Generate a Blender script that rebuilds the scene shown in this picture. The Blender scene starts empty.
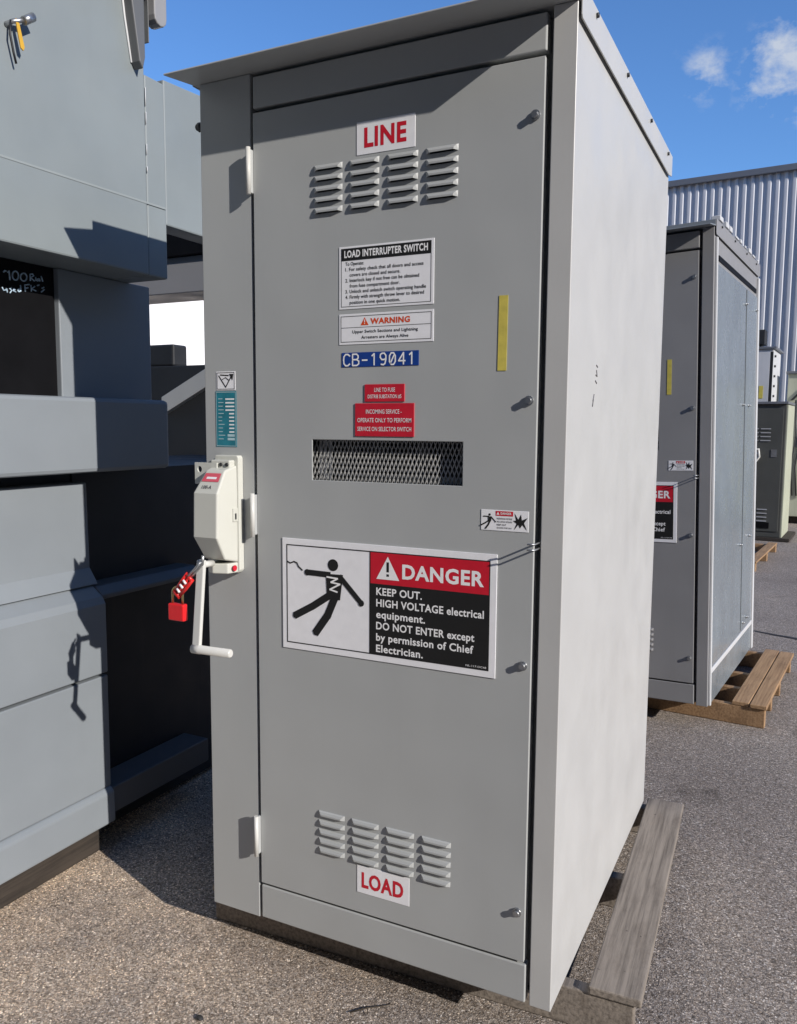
import bpy, bmesh, math, random
from mathutils import Vector, Matrix
random.seed(7)
S = bpy.context.scene
COL = S.collection

# ------------------------------------------------------------------ camera
cam_d = bpy.data.cameras.new('camera')
cam = bpy.data.objects.new('camera', cam_d); COL.objects.link(cam)
yaw, pitch, roll, F_PX = -0.4606, -0.1057, 0.0067, 820.13
cy, sy, cp, sp = math.cos(yaw), math.sin(yaw), math.cos(pitch), math.sin(pitch)
fw = Vector((sy*cp, cy*cp, sp)); rt = Vector((cy, -sy, 0)); up = rt.cross(fw)
r2 = rt*math.cos(roll) + up*math.sin(roll); u2 = up*math.cos(roll) - rt*math.sin(roll)
cam.matrix_world = Matrix(((r2.x, u2.x, -fw.x, 1.4848), (r2.y, u2.y, -fw.y, -1.795), (r2.z, u2.z, -fw.z, 1.5219), (0, 0, 0, 1)))
cam_d.sensor_fit = 'VERTICAL'; cam_d.sensor_height = 24.0; cam_d.lens = F_PX/1024*24.0
cam_d.clip_start = 0.05; cam_d.clip_end = 2000
S.camera = cam
S.render.resolution_x = 797; S.render.resolution_y = 1024

# ------------------------------------------------------------------ sky, sun, exposure
SUN_EL = math.radians(24.5)
SUN_DIR = Vector((0.864, -0.284, 0.415)).normalized()          # towards the sun
W = bpy.data.worlds.new('World'); S.world = W; W.use_nodes = True
nt = W.node_tree; nt.nodes.clear()
out = nt.nodes.new('ShaderNodeOutputWorld'); bg = nt.nodes.new('ShaderNodeBackground')
sky = nt.nodes.new('ShaderNodeTexSky'); sky.sky_type = 'NISHITA'; sky.sun_disc = False
sky.sun_elevation = SUN_EL; sky.sun_rotation = math.atan2(SUN_DIR.x, SUN_DIR.y)
sky.air_density = 1.0; sky.dust_density = 0.0; sky.ozone_density = 2.0
tc = nt.nodes.new('ShaderNodeTexCoord')
def wmath(op, a, b=None, c=None):
    n = nt.nodes.new('ShaderNodeMath'); n.operation = op
    for i, v in enumerate((a, b, c)):
        if v is None: continue
        if isinstance(v, (int, float)): n.inputs[i].default_value = v
        else: nt.links.new(v, n.inputs[i])
    return n.outputs[0]
noise = nt.nodes.new('ShaderNodeTexNoise'); noise.inputs['Scale'].default_value = 24; noise.inputs['Detail'].default_value = 9; noise.inputs['Distortion'].default_value = 0.15
noise.inputs['Roughness'].default_value = 0.6
mp = nt.nodes.new('ShaderNodeMapping'); mp.inputs['Scale'].default_value = (1, 1, 1.5)
nt.links.new(tc.outputs['Generated'], mp.inputs['Vector']); nt.links.new(mp.outputs[0], noise.inputs['Vector'])
mask = None
for d, rad, amp in (((-0.113, 0.927, 0.357), 0.042, 0.62), ((-0.040, 0.934, 0.353), 0.062, 1.1), ((0.02, 0.936, 0.345), 0.085, 1.15), ((0.30, 0.90, 0.32), 0.2, 1.0), ((-0.85, 0.5, 0.12), 0.3, 0.8)):
    vm = nt.nodes.new('ShaderNodeVectorMath'); vm.operation = 'DISTANCE'
    nt.links.new(tc.outputs['Generated'], vm.inputs[0]); vm.inputs[1].default_value = d
    m = wmath('MULTIPLY', wmath('SUBTRACT', 1.0, wmath('DIVIDE', vm.outputs['Value'], rad)), amp)
    m = wmath('MAXIMUM', m, 0.0)
    mask = m if mask is None else wmath('MAXIMUM', mask, m)
cl = wmath('ADD', wmath('MULTIPLY', noise.outputs['Fac'], 3.4), wmath('MULTIPLY', mask, 1.0))
cl = wmath('MULTIPLY', wmath('SUBTRACT', cl, 1.92), wmath('MINIMUM', wmath('MULTIPLY', mask, 1.8), 0.9))
cl = wmath('MINIMUM', wmath('MAXIMUM', cl, 0.0), 0.75)
tint = nt.nodes.new('ShaderNodeMix'); tint.data_type = 'RGBA'; tint.blend_type = 'MULTIPLY'; tint.inputs[0].default_value = 1.0
nt.links.new(sky.outputs[0], tint.inputs[6]); tint.inputs[7].default_value = (1.22, 1.80, 2.55, 1)
mixc = nt.nodes.new('ShaderNodeMix'); mixc.data_type = 'RGBA'
nt.links.new(cl, mixc.inputs[0]); nt.links.new(tint.outputs[2], mixc.inputs[6]); mixc.inputs[7].default_value = (9.5, 10.0, 10.6, 1)
nt.links.new(mixc.outputs[2], bg.inputs[0]); nt.links.new(bg.outputs[0], out.inputs[0])
bg.inputs[1].default_value = 0.071
sun_d = bpy.data.lights.new('sun', 'SUN'); sun_d.energy = 5.0; sun_d.angle = math.radians(0.53); sun_d.color = (1.0, 0.94, 0.875)
sun = bpy.data.objects.new('sun', sun_d); COL.objects.link(sun); sun.location = (8, -6, 9)
sun.rotation_euler = SUN_DIR.to_track_quat('Z', 'Y').to_euler()
S.view_settings.view_transform = 'Standard'; S.view_settings.look = 'None'
S.view_settings.exposure = 0.0; S.view_settings.gamma = 1.0; S.view_settings.use_curve_mapping = False
S.cycles.max_bounces = 6

# ------------------------------------------------------------------ materials
def nodes(name):
    m = bpy.data.materials.new(name); m.use_nodes = True
    t = m.node_tree; b = t.nodes['Principled BSDF']
    return m, t, b
def N(t, typ, **kw):
    n = t.nodes.new(typ)
    for k, v in kw.items(): n.inputs[k.replace('_', ' ')].default_value = v
    return n
def ramp(t, fac, stops):
    r = t.nodes.new('ShaderNodeValToRGB'); t.links.new(fac, r.inputs[0])
    e = r.color_ramp.elements
    e[0].position, e[0].color = stops[0][0], (*stops[0][1], 1)
    e[1].position, e[1].color = stops[-1][0], (*stops[-1][1], 1)
    for p, c in stops[1:-1]:
        x = e.new(p); x.color = (*c, 1)
    return r.outputs[0]
def mixrgb(t, mode, fac, a, b):
    n = t.nodes.new('ShaderNodeMix'); n.data_type = 'RGBA'; n.blend_type = mode
    for i, v in ((0, fac), (6, a), (7, b)):
        if isinstance(v, (int, float)): n.inputs[i].default_value = v
        elif isinstance(v, tuple): n.inputs[i].default_value = (*v, 1)
        else: t.links.new(v, n.inputs[i])
    return n.outputs[2]
def coord(t, scale=(1, 1, 1)):
    c = t.nodes.new('ShaderNodeTexCoord'); m = t.nodes.new('ShaderNodeMapping'); m.inputs['Scale'].default_value = scale
    t.links.new(c.outputs['Object'], m.inputs['Vector']); return m.outputs[0]
def noise_tex(t, vec, scale, detail=5, rough=0.55):
    n = t.nodes.new('ShaderNodeTexNoise'); n.inputs['Scale'].default_value = scale
    n.inputs['Detail'].default_value = detail; n.inputs['Roughness'].default_value = rough
    t.links.new(vec, n.inputs['Vector']); return n.outputs['Fac']
def bump(t, b, h, strength, dist, prev=None):
    n = t.nodes.new('ShaderNodeBump'); n.inputs['Strength'].default_value = strength; n.inputs['Distance'].default_value = dist
    t.links.new(h, n.inputs['Height'])
    if prev is not None: t.links.new(prev, n.inputs['Normal'])
    t.links.new(n.outputs[0], b.inputs['Normal']); return n.outputs[0]
def c3(c, k): return tuple(min(1, x*k) for x in c)

def paint(name, c, rough=0.42, var=0.06, dirt=0.25, dirtcol=(0.16, 0.14, 0.11), wave=0.0006, metal=0.0, spec=0.5):
    """Sprayed sheet-metal paint: faint mottling, rain streaks, scuffs, slightly wavy sheet."""
    m, t, b = nodes(name)
    v = coord(t)
    n1 = noise_tex(t, v, 2.3, 6)
    base = ramp(t, n1, [(0.3, c3(c, 1-var)), (0.7, c3(c, 1+var))])
    streak = noise_tex(t, coord(t, (22, 22, 0.9)), 1.0, 5, 0.6)
    blot = noise_tex(t, v, 1.1, 3)
    ml = t.nodes.new('ShaderNodeMath'); ml.operation = 'MULTIPLY'
    s1 = ramp(t, streak, [(0.56, (0, 0, 0)), (0.78, (1, 1, 1))]); s2 = ramp(t, blot, [(0.45, (0, 0, 0)), (0.72, (1, 1, 1))])
    t.links.new(s1, ml.inputs[0]); t.links.new(s2, ml.inputs[1])
    mk = t.nodes.new('ShaderNodeMath'); mk.operation = 'MULTIPLY'; t.links.new(ml.outputs[0], mk.inputs[0]); mk.inputs[1].default_value = dirt
    base = mixrgb(t, 'MIX', mk.outputs[0], base, dirtcol)
    sp_ = noise_tex(t, v, 85, 3, 0.6)
    spots = ramp(t, sp_, [(0.70, (0, 0, 0)), (0.78, (1, 1, 1))])
    mk2 = t.nodes.new('ShaderNodeMath'); mk2.operation = 'MULTIPLY'; t.links.new(spots, mk2.inputs[0]); mk2.inputs[1].default_value = dirt*0.6
    base = mixrgb(t, 'MIX', mk2.outputs[0], base, dirtcol)
    t.links.new(base, b.inputs['Base Color'])
    rr = ramp(t, noise_tex(t, v, 6, 5), [(0.3, (rough-0.08,)*3), (0.7, (rough+0.1,)*3)])
    t.links.new(rr, b.inputs['Roughness']); b.inputs['Metallic'].default_value = metal
    b.inputs['Specular IOR Level'].default_value = spec
    p = bump(t, b, noise_tex(t, v, 1.7, 2), 0.6, wave*22)
    bump(t, b, noise_tex(t, v, 420, 2), 0.12, 0.0006, p)
    return m
def plain(name, c, rough=0.5, metal=0.0, var=0.05, scale=40, spec=0.5):
    m, t, b = nodes(name)
    base = ramp(t, noise_tex(t, coord(t), scale, 4), [(0.3, c3(c, 1-var)), (0.7, c3(c, 1+var))])
    t.links.new(base, b.inputs['Base Color']); b.inputs['Roughness'].default_value = rough; b.inputs['Metallic'].default_value = metal; b.inputs['Specular IOR Level'].default_value = spec
    return m
def asphalt():
    m, t, b = nodes('asphalt')
    v = coord(t)
    vo = t.nodes.new('ShaderNodeTexVoronoi'); vo.inputs['Scale'].default_value = 220; vo.inputs['Randomness'].default_value = 1.0
    wv = t.nodes.new('ShaderNodeTexNoise'); wv.inputs['Scale'].default_value = 90; t.links.new(v, wv.inputs['Vector'])
    wob = mixrgb(t, 'LINEAR_LIGHT', 0.006, v, wv.outputs['Color'])
    t.links.new(wob, vo.inputs['Vector'])
    sepr = t.nodes.new('ShaderNodeSeparateColor'); t.links.new(vo.outputs['Color'], sepr.inputs[0])
    stones = ramp(t, sepr.outputs[0], [(0.0, (0.125, 0.108, 0.094)), (0.3, (0.27, 0.238, 0.214)), (0.65, (0.375, 0.333, 0.30)), (0.90, (0.49, 0.437, 0.396)), (1.0, (0.84, 0.775, 0.71))])
    warm = ramp(t, sepr.outputs[1], [(0.0, (1.06, 0.98, 0.88)), (1.0, (0.95, 1.0, 1.06))])
    stones = mixrgb(t, 'MULTIPLY', 0.8, stones, warm)
    edge = ramp(t, vo.outputs['Distance'], [(0.35, (1, 1, 1)), (0.8, (0.42, 0.40, 0.38))])
    col = mixrgb(t, 'MULTIPLY', 0.75, stones, edge)
    big = noise_tex(t, v, 0.9, 6, 0.6)
    tone = ramp(t, big, [(0.25, (0.74, 0.72, 0.71)), (0.42, (0.93, 0.92, 0.91)), (0.55, (1.03, 1.02, 1.0)), (0.75, (1.20, 1.17, 1.12))])
    col = mixrgb(t, 'MULTIPLY', 1.0, col, tone)
    # dusty, browner sand towards the left of the yard
    sx = t.nodes.new('ShaderNodeSeparateXYZ'); t.links.new(v, sx.inputs[0])
    mr = t.nodes.new('ShaderNodeMapRange'); t.links.new(sx.outputs[0], mr.inputs[0])
    mr.inputs[1].default_value = 0.9; mr.inputs[2].default_value = -0.7; mr.inputs[3].default_value = 0.0; mr.inputs[4].default_value = 1.0
    dn = noise_tex(t, v, 3.5, 6, 0.65)
    dm = t.nodes.new('ShaderNodeMath'); dm.operation = 'MULTIPLY'; t.links.new(mr.outputs[0], dm.inputs[0])
    t.links.new(ramp(t, dn, [(0.3, (0.25,)*3), (0.65, (0.95,)*3)]), dm.inputs[1])
    dusty = mixrgb(t, 'MULTIPLY', 1.0, col, (2.25, 2.03, 1.72))
    col = mixrgb(t, 'MIX', dm.outputs[0], col, dusty)
    stn = noise_tex(t, v, 2.1, 4, 0.55)
    col = mixrgb(t, 'MULTIPLY', 1.0, col, ramp(t, stn, [(0.24, (0.55, 0.54, 0.54)), (0.36, (1, 1, 1))]))
    fine = noise_tex(t, v, 420, 3, 0.7)
    col = mixrgb(t, 'MULTIPLY', 0.5, col, ramp(t, fine, [(0.3, (0.6,)*3), (0.7, (1.35,)*3)]))
    t.links.new(col, b.inputs['Base Color']); b.inputs['Roughness'].default_value = 0.85
    b.inputs['Specular IOR Level'].default_value = 0.3
    hh = t.nodes.new('ShaderNodeMath'); hh.operation = 'SUBTRACT'; hh.inputs[0].default_value = 1.0; t.links.new(vo.outputs['Distance'], hh.inputs[1])
    h2 = t.nodes.new('ShaderNodeMath'); h2.operation = 'MULTIPLY'; t.links.new(hh.outputs[0], h2.inputs[0]); t.links.new(sepr.outputs[2], h2.inputs[1])
    p = bump(t, b, h2.outputs[0], 0.8, 0.005)
    bump(t, b, noise_tex(t, v, 260, 4, 0.7), 0.5, 0.002, p)
    return m
def wood(name, c, dark, grey=0.0):
    m, t, b = nodes(name)
    g = noise_tex(t, coord(t, (1.0, 0.035, 1.0)), 90, 6, 0.65)
    base = ramp(t, g, [(0.28, dark), (0.55, c), (0.8, c3(c, 1.25))])
    st = noise_tex(t, coord(t, (1, 0.4, 1)), 9, 6, 0.7)
    base = mixrgb(t, 'MULTIPLY', 0.65, base, ramp(t, st, [(0.30, (0.42, 0.38, 0.35)), (0.48, (0.95, 0.95, 0.95)), (0.6, (1, 1, 1)), (0.75, (1.2, 1.12, 1.06))]))
    nails = noise_tex(t, coord(t), 38, 2)
    base = mixrgb(t, 'MIX', ramp(t, nails, [(0.74, (0,)*3), (0.77, (0.8,)*3)]), base, (0.05, 0.04, 0.035))
    t.links.new(base, b.inputs['Base Color']); b.inputs['Roughness'].default_value = 0.8
    bump(t, b, g, 0.5, 0.003)
    return m

M = {}
GREY = (0.415, 0.428, 0.424)
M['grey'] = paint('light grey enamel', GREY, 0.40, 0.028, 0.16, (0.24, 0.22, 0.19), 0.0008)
M['grey_sunlit'] = paint('light grey enamel sunlit', (0.52, 0.52, 0.505), 0.36, 0.022, 0.10, (0.32, 0.30, 0.27), 0.0008)  # same enamel as the front, lightened for the side the sun strikes
M['grey2'] = paint('mid grey enamel', (0.275, 0.275, 0.28), 0.42, 0.05, 0.25)
M['galv'] = paint('blue grey worn enamel', (0.305, 0.350, 0.385), 0.22, 0.10, 0.22, (0.42, 0.44, 0.45), 0.0016, 0.35)
M['inside'] = plain('inner grey', (0.16, 0.16, 0.16), 0.6)
M['tank'] = paint('blue grey tank paint', (0.225, 0.250, 0.272), 0.45, 0.06, 0.22, (0.15, 0.155, 0.15))
M['tank2'] = paint('green grey tank paint', (0.225, 0.255, 0.262), 0.45, 0.07, 0.22, (0.16, 0.165, 0.16))
M['seam'] = paint('worn seam', (0.27, 0.30, 0.30), 0.45, 0.05, 0.1)
M['trimdark'] = paint('dark bracket paint and shade', (0.12, 0.125, 0.13), 0.45, 0.06, 0.2)  # also colours the shaded rail, sill and bracket shadow plate
M['tankdark'] = paint('dark slate paint and shade', (0.022, 0.024, 0.027), 0.5, 0.1, 0.2)  # also stands for the shade beyond the lower doors
M['window'] = plain('dark window', (0.006, 0.006, 0.007), 0.5, 0, 0.2, 8, 0.12)
M['steel'] = plain('zinc plated steel', (0.42, 0.43, 0.44), 0.35, 0.85, 0.15)
M['darksteel'] = plain('dark steel', (0.06, 0.062, 0.065), 0.45, 0.6, 0.2)
M['mesh'] = plain('galvanised expanded mesh', (0.42, 0.42, 0.41), 0.5, 0.1, 0.2)
M['hbox'] = paint('pale cream cast enamel', (0.58, 0.585, 0.53), 0.38, 0.03, 0.15)
M['handle'] = paint('pale handle enamel', (0.60, 0.60, 0.57), 0.35, 0.04, 0.3)
M['white'] = plain('white vinyl', (0.88, 0.88, 0.90), 0.4, 0, 0.03)
M['whiteink'] = plain('white ink', (0.90, 0.90, 0.90), 0.45, 0, 0.02)
M['black'] = plain('black ink', (0.007, 0.007, 0.007), 0.6, 0, 0.1)
M['grayink'] = plain('grey ink', (0.10, 0.10, 0.11), 0.5, 0, 0.1)
M['red'] = plain('red ink', (0.60, 0.012, 0.03), 0.4, 0, 0.06)
M['redplate'] = plain('red engraved plastic', (0.58, 0.015, 0.035), 0.4, 0, 0.08)
M['orange'] = plain('orange ink', (0.75, 0.08, 0.01), 0.4, 0, 0.05)
M['blue'] = plain('blue tape', (0.010, 0.05, 0.27), 0.4, 0, 0.08)
M['teal'] = plain('teal label', (0.02, 0.20, 0.26), 0.4, 0, 0.2)
M['tealline'] = plain('pale blue ink', (0.45, 0.62, 0.66), 0.4)
M['yellow'] = plain('yellow paint marker', (0.62, 0.52, 0.10), 0.6, 0, 0.12)
M['padred'] = plain('red padlock body', (0.72, 0.015, 0.02), 0.35, 0, 0.05)
M['hasp'] = plain('red vinyl coating', (0.62, 0.02, 0.02), 0.35, 0, 0.1)
M['brass'] = plain('brass', (0.45, 0.36, 0.18), 0.3, 0.9)
M['pink'] = plain('faded red label', (0.66, 0.10, 0.14), 0.5)
M['chalk'] = plain('paint marker', (0.50, 0.66, 0.85), 0.7, 0, 0.3, 90)
M['wood_old'] = wood('weathered grey timber', (0.265, 0.228, 0.19), (0.105, 0.088, 0.072))
M['wood_new'] = wood('fresh pallet timber', (0.36, 0.225, 0.12), (0.19, 0.105, 0.05))
M['wood_dark'] = wood('dark skid timber', (0.042, 0.033, 0.026), (0.018, 0.014, 0.011))
M['asphalt'] = asphalt()
M['darkgreen'] = paint('dark olive paint', (0.075, 0.078, 0.072), 0.45, 0.12, 0.3)
M['cream'] = paint('pale cream green paint', (0.46, 0.48, 0.37), 0.5, 0.06, 0.3)
M['offwhite'] = paint('off white paint', (0.60, 0.61, 0.62), 0.45, 0.07, 0.3)
M['corr'] = paint('white corrugated cladding', (0.60, 0.61, 0.63), 0.35, 0.03, 0.15)
M['trim'] = paint('grey metal flashing', (0.16, 0.17, 0.19), 0.4, 0.05, 0.1)
M['blocker'] = paint('brown sky blocker', (0.07, 0.062, 0.055), 0.6, 0.08, 0.2)  # for the unseen sky light blockers only
M['wallwhite'] = plain('white render', (0.86, 0.86, 0.85), 0.8, 0, 0.03, 2)
M['amber'] = plain('amber strap', (0.62, 0.36, 0.03), 0.5)
M['cable'] = plain('black rubber', (0.01, 0.01, 0.012), 0.5)
M['porcelain'] = plain('grey porcelain', (0.30, 0.29, 0.28), 0.25)
M['twig'] = plain('dry twig', (0.05, 0.038, 0.026), 0.8)
M['shadow_stone'] = plain('shadow_stone', (0.035, 0.033, 0.032), 0.6)  # shared by the painted ground shadow and the small stone

# ------------------------------------------------------------------ mesh helpers
class MB:
    def __init__(s): s.bm = bmesh.new(); s.mats = []; s.cur = 0
    def mat(s, key):
        if key not in s.mats: s.mats.append(key)
        s.cur = s.mats.index(key); return s
    def face(s, vs):
        f = s.bm.faces.new(vs); f.material_index = s.cur; return f
    def box(s, x0, x1, y0, y1, z0, z1):
        v = [s.bm.verts.new((x, y, z)) for z in (z0, z1) for y in (y0, y1) for x in (x0, x1)]
        for q in ((0, 2, 3, 1), (4, 5, 7, 6), (0, 1, 5, 4), (2, 6, 7, 3), (0, 4, 6, 2), (1, 3, 7, 5)): s.face([v[i] for i in q])
        return s
    def prism(s, pts, axis, a0, a1):
        """polygon in the plane across `axis`, extruded from a0 to a1 (x: (y,z), y: (x,z), z: (x,y))"""
        def P(p, a):
            return {'x': (a, p[0], p[1]), 'y': (p[0], a, p[1]), 'z': (p[0], p[1], a)}[axis]
        lo = [s.bm.verts.new(P(p, a0)) for p in pts]; hi = [s.bm.verts.new(P(p, a1)) for p in pts]
        n = len(pts); fs = [s.face(lo[::-1]), s.face(hi)]
        for i in range(n): fs.append(s.face([lo[i], lo[(i+1) % n], hi[(i+1) % n], hi[i]]))
        bmesh.ops.recalc_face_normals(s.bm, faces=fs)
        return s
    def poly(s, pts3): s.face([s.bm.verts.new(p) for p in pts3]); return s
    def tube(s, pts, r, n=8, cap=True):
        pts = [Vector(p) for p in pts]; rings = []; prevu = None
        for i, p in enumerate(pts):
            d = (pts[min(i+1, len(pts)-1)] - pts[max(i-1, 0)]).normalized()
            u = d.orthogonal().normalized() if prevu is None else (prevu - d*prevu.dot(d)).normalized()
            prevu = u; w = d.cross(u)
            rr = r[i] if isinstance(r, (list, tuple)) else r
            rings.append([s.bm.verts.new(p + (u*math.cos(a) + w*math.sin(a))*rr) for a in (2*math.pi*k/n for k in range(n))])
        for a, b in zip(rings, rings[1:]):
            for k in range(n):
                f = s.face([a[k], a[(k+1) % n], b[(k+1) % n], b[k]]); f.smooth = True
        if cap: s.face(rings[0][::-1]); s.face(rings[-1])
        return s
    def plate(s, x0, x1, z0, z1, y0, y1, holes=()):
        """flat plate in XZ from y0 (front) to y1 with rectangular holes (x0,x1,z0,z1)"""
        xs = sorted({round(v, 5) for v in [x0, x1] + [h[i] for h in holes for i in (0, 1)]})
        zs = sorted({round(v, 5) for v in [z0, z1] + [h[i] for h in holes for i in (2, 3)]})
        def solid(i, j):
            if i < 0 or j < 0 or i >= len(xs)-1 or j >= len(zs)-1: return False
            cx, cz = (xs[i]+xs[i+1])/2, (zs[j]+zs[j+1])/2
            return not any(h[0] < cx < h[1] and h[2] < cz < h[3] for h in holes)
        vf, vb = {}, {}
        def V(d, i, j, y):
            if (i, j) not in d: d[(i, j)] = s.bm.verts.new((xs[i], y, zs[j]))
            return d[(i, j)]
        for i in range(len(xs)-1):
            for j in range(len(zs)-1):
                if not solid(i, j): continue
                s.face([V(vf, i, j, y0), V(vf, i+1, j, y0), V(vf, i+1, j+1, y0), V(vf, i, j+1, y0)])
                s.face([V(vb, i, j, y1), V(vb, i, j+1, y1), V(vb, i+1, j+1, y1), V(vb, i+1, j, y1)])
                for (di, dj, a, b) in ((-1, 0, (i, j+1), (i, j)), (1, 0, (i+1, j), (i+1, j+1)), (0, -1, (i, j), (i+1, j)), (0, 1, (i+1, j+1), (i, j+1))):
                    if not solid(i+di, j+dj):
                        s.face([V(vf, *b, y0), V(vf, *a, y0), V(vb, *a, y1), V(vb, *b, y1)])
        return s
    def build(s, name, mat=None, parent=None, bevel=0, seg=2, smooth=False):
        me = bpy.data.meshes.new(name); s.bm.normal_update(); s.bm.to_mesh(me); s.bm.free()
        for k in (s.mats or [mat]): me.materials.append(M[k])
        o = bpy.data.objects.new(name, me); COL.objects.link(o)
        if parent is not None: o.parent = parent
        if smooth:
            for p in me.polygons: p.use_smooth = True
        if bevel:
            md = o.modifiers.new('edge rounding', 'BEVEL'); md.width = bevel; md.segments = seg
            md.limit_method = 'ANGLE'; md.angle_limit = math.radians(35)
        return o
def tag(o, label, cat, group=None):
    o['label'] = label; o['category'] = cat
    if group: o['group'] = group
    return o
def thing(name, label, cat, loc=(0, 0, 0), rot=(0, 0, 0), group=None):
    o = bpy.data.objects.new(name, None); COL.objects.link(o); o.location = loc; o.rotation_euler = rot
    o.empty_display_size = 0.1
    return tag(o, label, cat, group)
def struct(o): o['kind'] = 'structure'; return o
def stroke2(mb, pts, w, y):
    """flat ink stroke of width w in the XZ plane at depth y"""
    for (x0, z0), (x1, z1) in zip(pts, pts[1:]):
        y -= .00005
        d = Vector((x1-x0, z1-z0)); L = d.length
        if L < 1e-6: continue
        d /= L; n = Vector((-d.y, d.x))*w/2; e = d*w*0.25
        a, b = Vector((x0, z0))-e, Vector((x1, z1))+e
        mb.poly([(a.x-n.x, y, a.y-n.y), (b.x-n.x, y, b.y-n.y), (b.x+n.x, y, b.y+n.y), (a.x+n.x, y, a.y+n.y)])
def disc(mb, x, z, r, y, n=20):
    mb.poly([(x+r*math.cos(2*math.pi*k/n), y, z+r*math.sin(2*math.pi*k/n)) for k in range(n)])
def rect(mb, x0, x1, z0, z1, y): mb.poly([(x0, y, z0), (x1, y, z0), (x1, y, z1), (x0, y, z1)])
def frame(mb, x0, x1, z0, z1, w, y):
    rect(mb, x0, x1, z1-w, z1, y); rect(mb, x0, x1, z0, z0+w, y); rect(mb, x0, x0+w, z0+w, z1-w, y); rect(mb, x1-w, x1, z0+w, z1-w, y)
def glyphs(text, weight=0.0):
    cu = bpy.data.curves.new('text', 'FONT'); cu.body = text; cu.size = 1.0; cu.offset = weight; cu.resolution_u = 3; cu.space_character = 1.0 + weight*2.6
    ob = bpy.data.objects.new('text', cu); COL.objects.link(ob)
    dg = bpy.context.evaluated_depsgraph_get(); dg.update()
    me = bpy.data.meshes.new_from_object(ob.evaluated_get(dg))
    V = [v.co.copy() for v in me.vertices]; Fc = [tuple(p.vertices) for p in me.polygons]
    bpy.data.objects.remove(ob); bpy.data.curves.remove(cu); bpy.data.meshes.remove(me)
    return V, Fc
def put(mb, V, Fc, fx, fz, y):
    vs = [mb.bm.verts.new((fx(v), y, fz(v))) for v in V]
    for f in Fc:
        try: mb.face([vs[i] for i in f])
        except ValueError: pass
def text_fit(mb, text, x0, x1, z0, z1, y, weight=0.02):
    """one line of lettering stretched to fill the box"""
    V, Fc = glyphs(text, weight)
    ax, bx = min(v.x for v in V), max(v.x for v in V); az, bz = min(v.y for v in V), max(v.y for v in V)
    put(mb, V, Fc, lambda v: x0+(v.x-ax)/(bx-ax)*(x1-x0), lambda v: z0+(v.y-az)/(bz-az)*(z1-z0), y)
def text_line(mb, text, x0, x1, base, cap, y, weight=0.02):
    """one line with its baseline at `base`, capital height `cap`, spread from x0 to x1"""
    V, Fc = glyphs(text, weight)
    ax, bx = min(v.x for v in V), max(v.x for v in V)
    put(mb, V, Fc, lambda v: x0+(v.x-ax)/(bx-ax)*(x1-x0), lambda v: base+v.y/0.70*cap, y)

# ------------------------------------------------------------------ ground and buildings
g = MB().mat('asphalt'); g.poly([(-120, -60, 0), (120, -60, 0), (120, 160, 0), (-120, 160, 0)])
struct(g.build('ground'))
cr = MB().mat('shadow_stone')  # dark strip painted on the ground as a thin cast shadow
pts = [(1.20, 4.80), (1.33, 4.745), (1.47, 4.70), (1.62, 4.63), (1.85, 4.57), (2.2, 4.44), (3.0, 4.2), (4.4, 3.9)]
for (xa, ya), (xb, yb) in zip(pts, pts[1:]):
    wa, wb = 0.012+0.016*min(1, (xa-1.2)/.4), 0.012+0.016*min(1, (xb-1.2)/.4)
    cr.poly([(xa, ya-wa, 0.004), (xb, yb-wb, 0.004), (xb, yb+wb, 0.004), (xa, ya+wa, 0.004)])
struct(cr.build('shadow_strip'))

def corrugated_building():
    t = thing('corrugated_building', 'large white corrugated metal building at the back of the yard with grey roof edge', 'building', (-1.39, 16.4, 0), (0, 0, math.radians(-4.7)))
    b = MB().mat('corr'); x0, x1, z0, z1 = -16, 26, 0.0, 6.42
    pitch_, d = 0.150, 0.032
    prof = []; x = x0
    while x < x1:
        prof += [(x, 0), (x+0.062, 0), (x+0.082, -d), (x+0.128, -d)]; x += pitch_
    lo = [b.bm.verts.new((p[0], p[1], z0)) for p in prof]; hi = [b.bm.verts.new((p[0], p[1], z1)) for p in prof]
    for i in range(len(prof)-1): b.face([lo[i], lo[i+1], hi[i+1], hi[i]])
    b.build('wall', None, t)
    MB().box(x0, x1, 0.06, 20, 0, 6.40).build('building_body', 'trim', t)
    r = MB(); r.box(x0-.1, x1+.1, -0.10, 0.05, 6.421, 6.54); r.box(x0-.1, x1+.1, 0.06, 20, 6.45, 6.53)
    r.build('roof_edge', 'trim', t, 0.006)
corrugated_building()
def sky_blocker(name, label, loc, rz, L, Dp, H):  # unseen block added to cut sky light and ground bounce
    t = thing(name, label, 'building', loc, (0, 0, rz))
    b = MB(); b.box(-L/2, L/2, 0, Dp, 0, H); b.build('wall', 'blocker', t)
    b = MB(); b.box(-L/2-.2, L/2+.2, -.2, Dp+.2, H+.003, H+.25); b.build('roof', 'trim', t)  # top of the unseen blocker
    for i in range(int(L//9)):
        x = -L/2+4+i*9
        MB().box(x, x+3.6, -.06, -.003, .02, 4.2).build('blocker_panel', 'trim', t)
sky_blocker('sky_blocker', 'unseen dark brown warehouse along the south side of the yard', (-8, -9.6, 0), math.pi, 56, 14, 13.5)
sky_blocker('sky_blocker', 'unseen dark brown warehouse closing the east end of the yard', (34, 4, 0), math.radians(-90), 70, 16, 14)
wb = thing('white_building', 'distant white rendered wall glimpsed between the tall blue grey unit and the main cabinet', 'building', (-13.5, 14.5, 0), (0, 0, math.radians(48)))
b_ = MB(); b_.box(-6, 6, 0, 5, 0, 7.0); b_.build('wall', 'wallwhite', wb)
b_ = MB(); b_.box(-6.15, 6.15, -0.15, 5.15, 7.003, 7.2); b_.build('roof', 'trim', wb)

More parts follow.
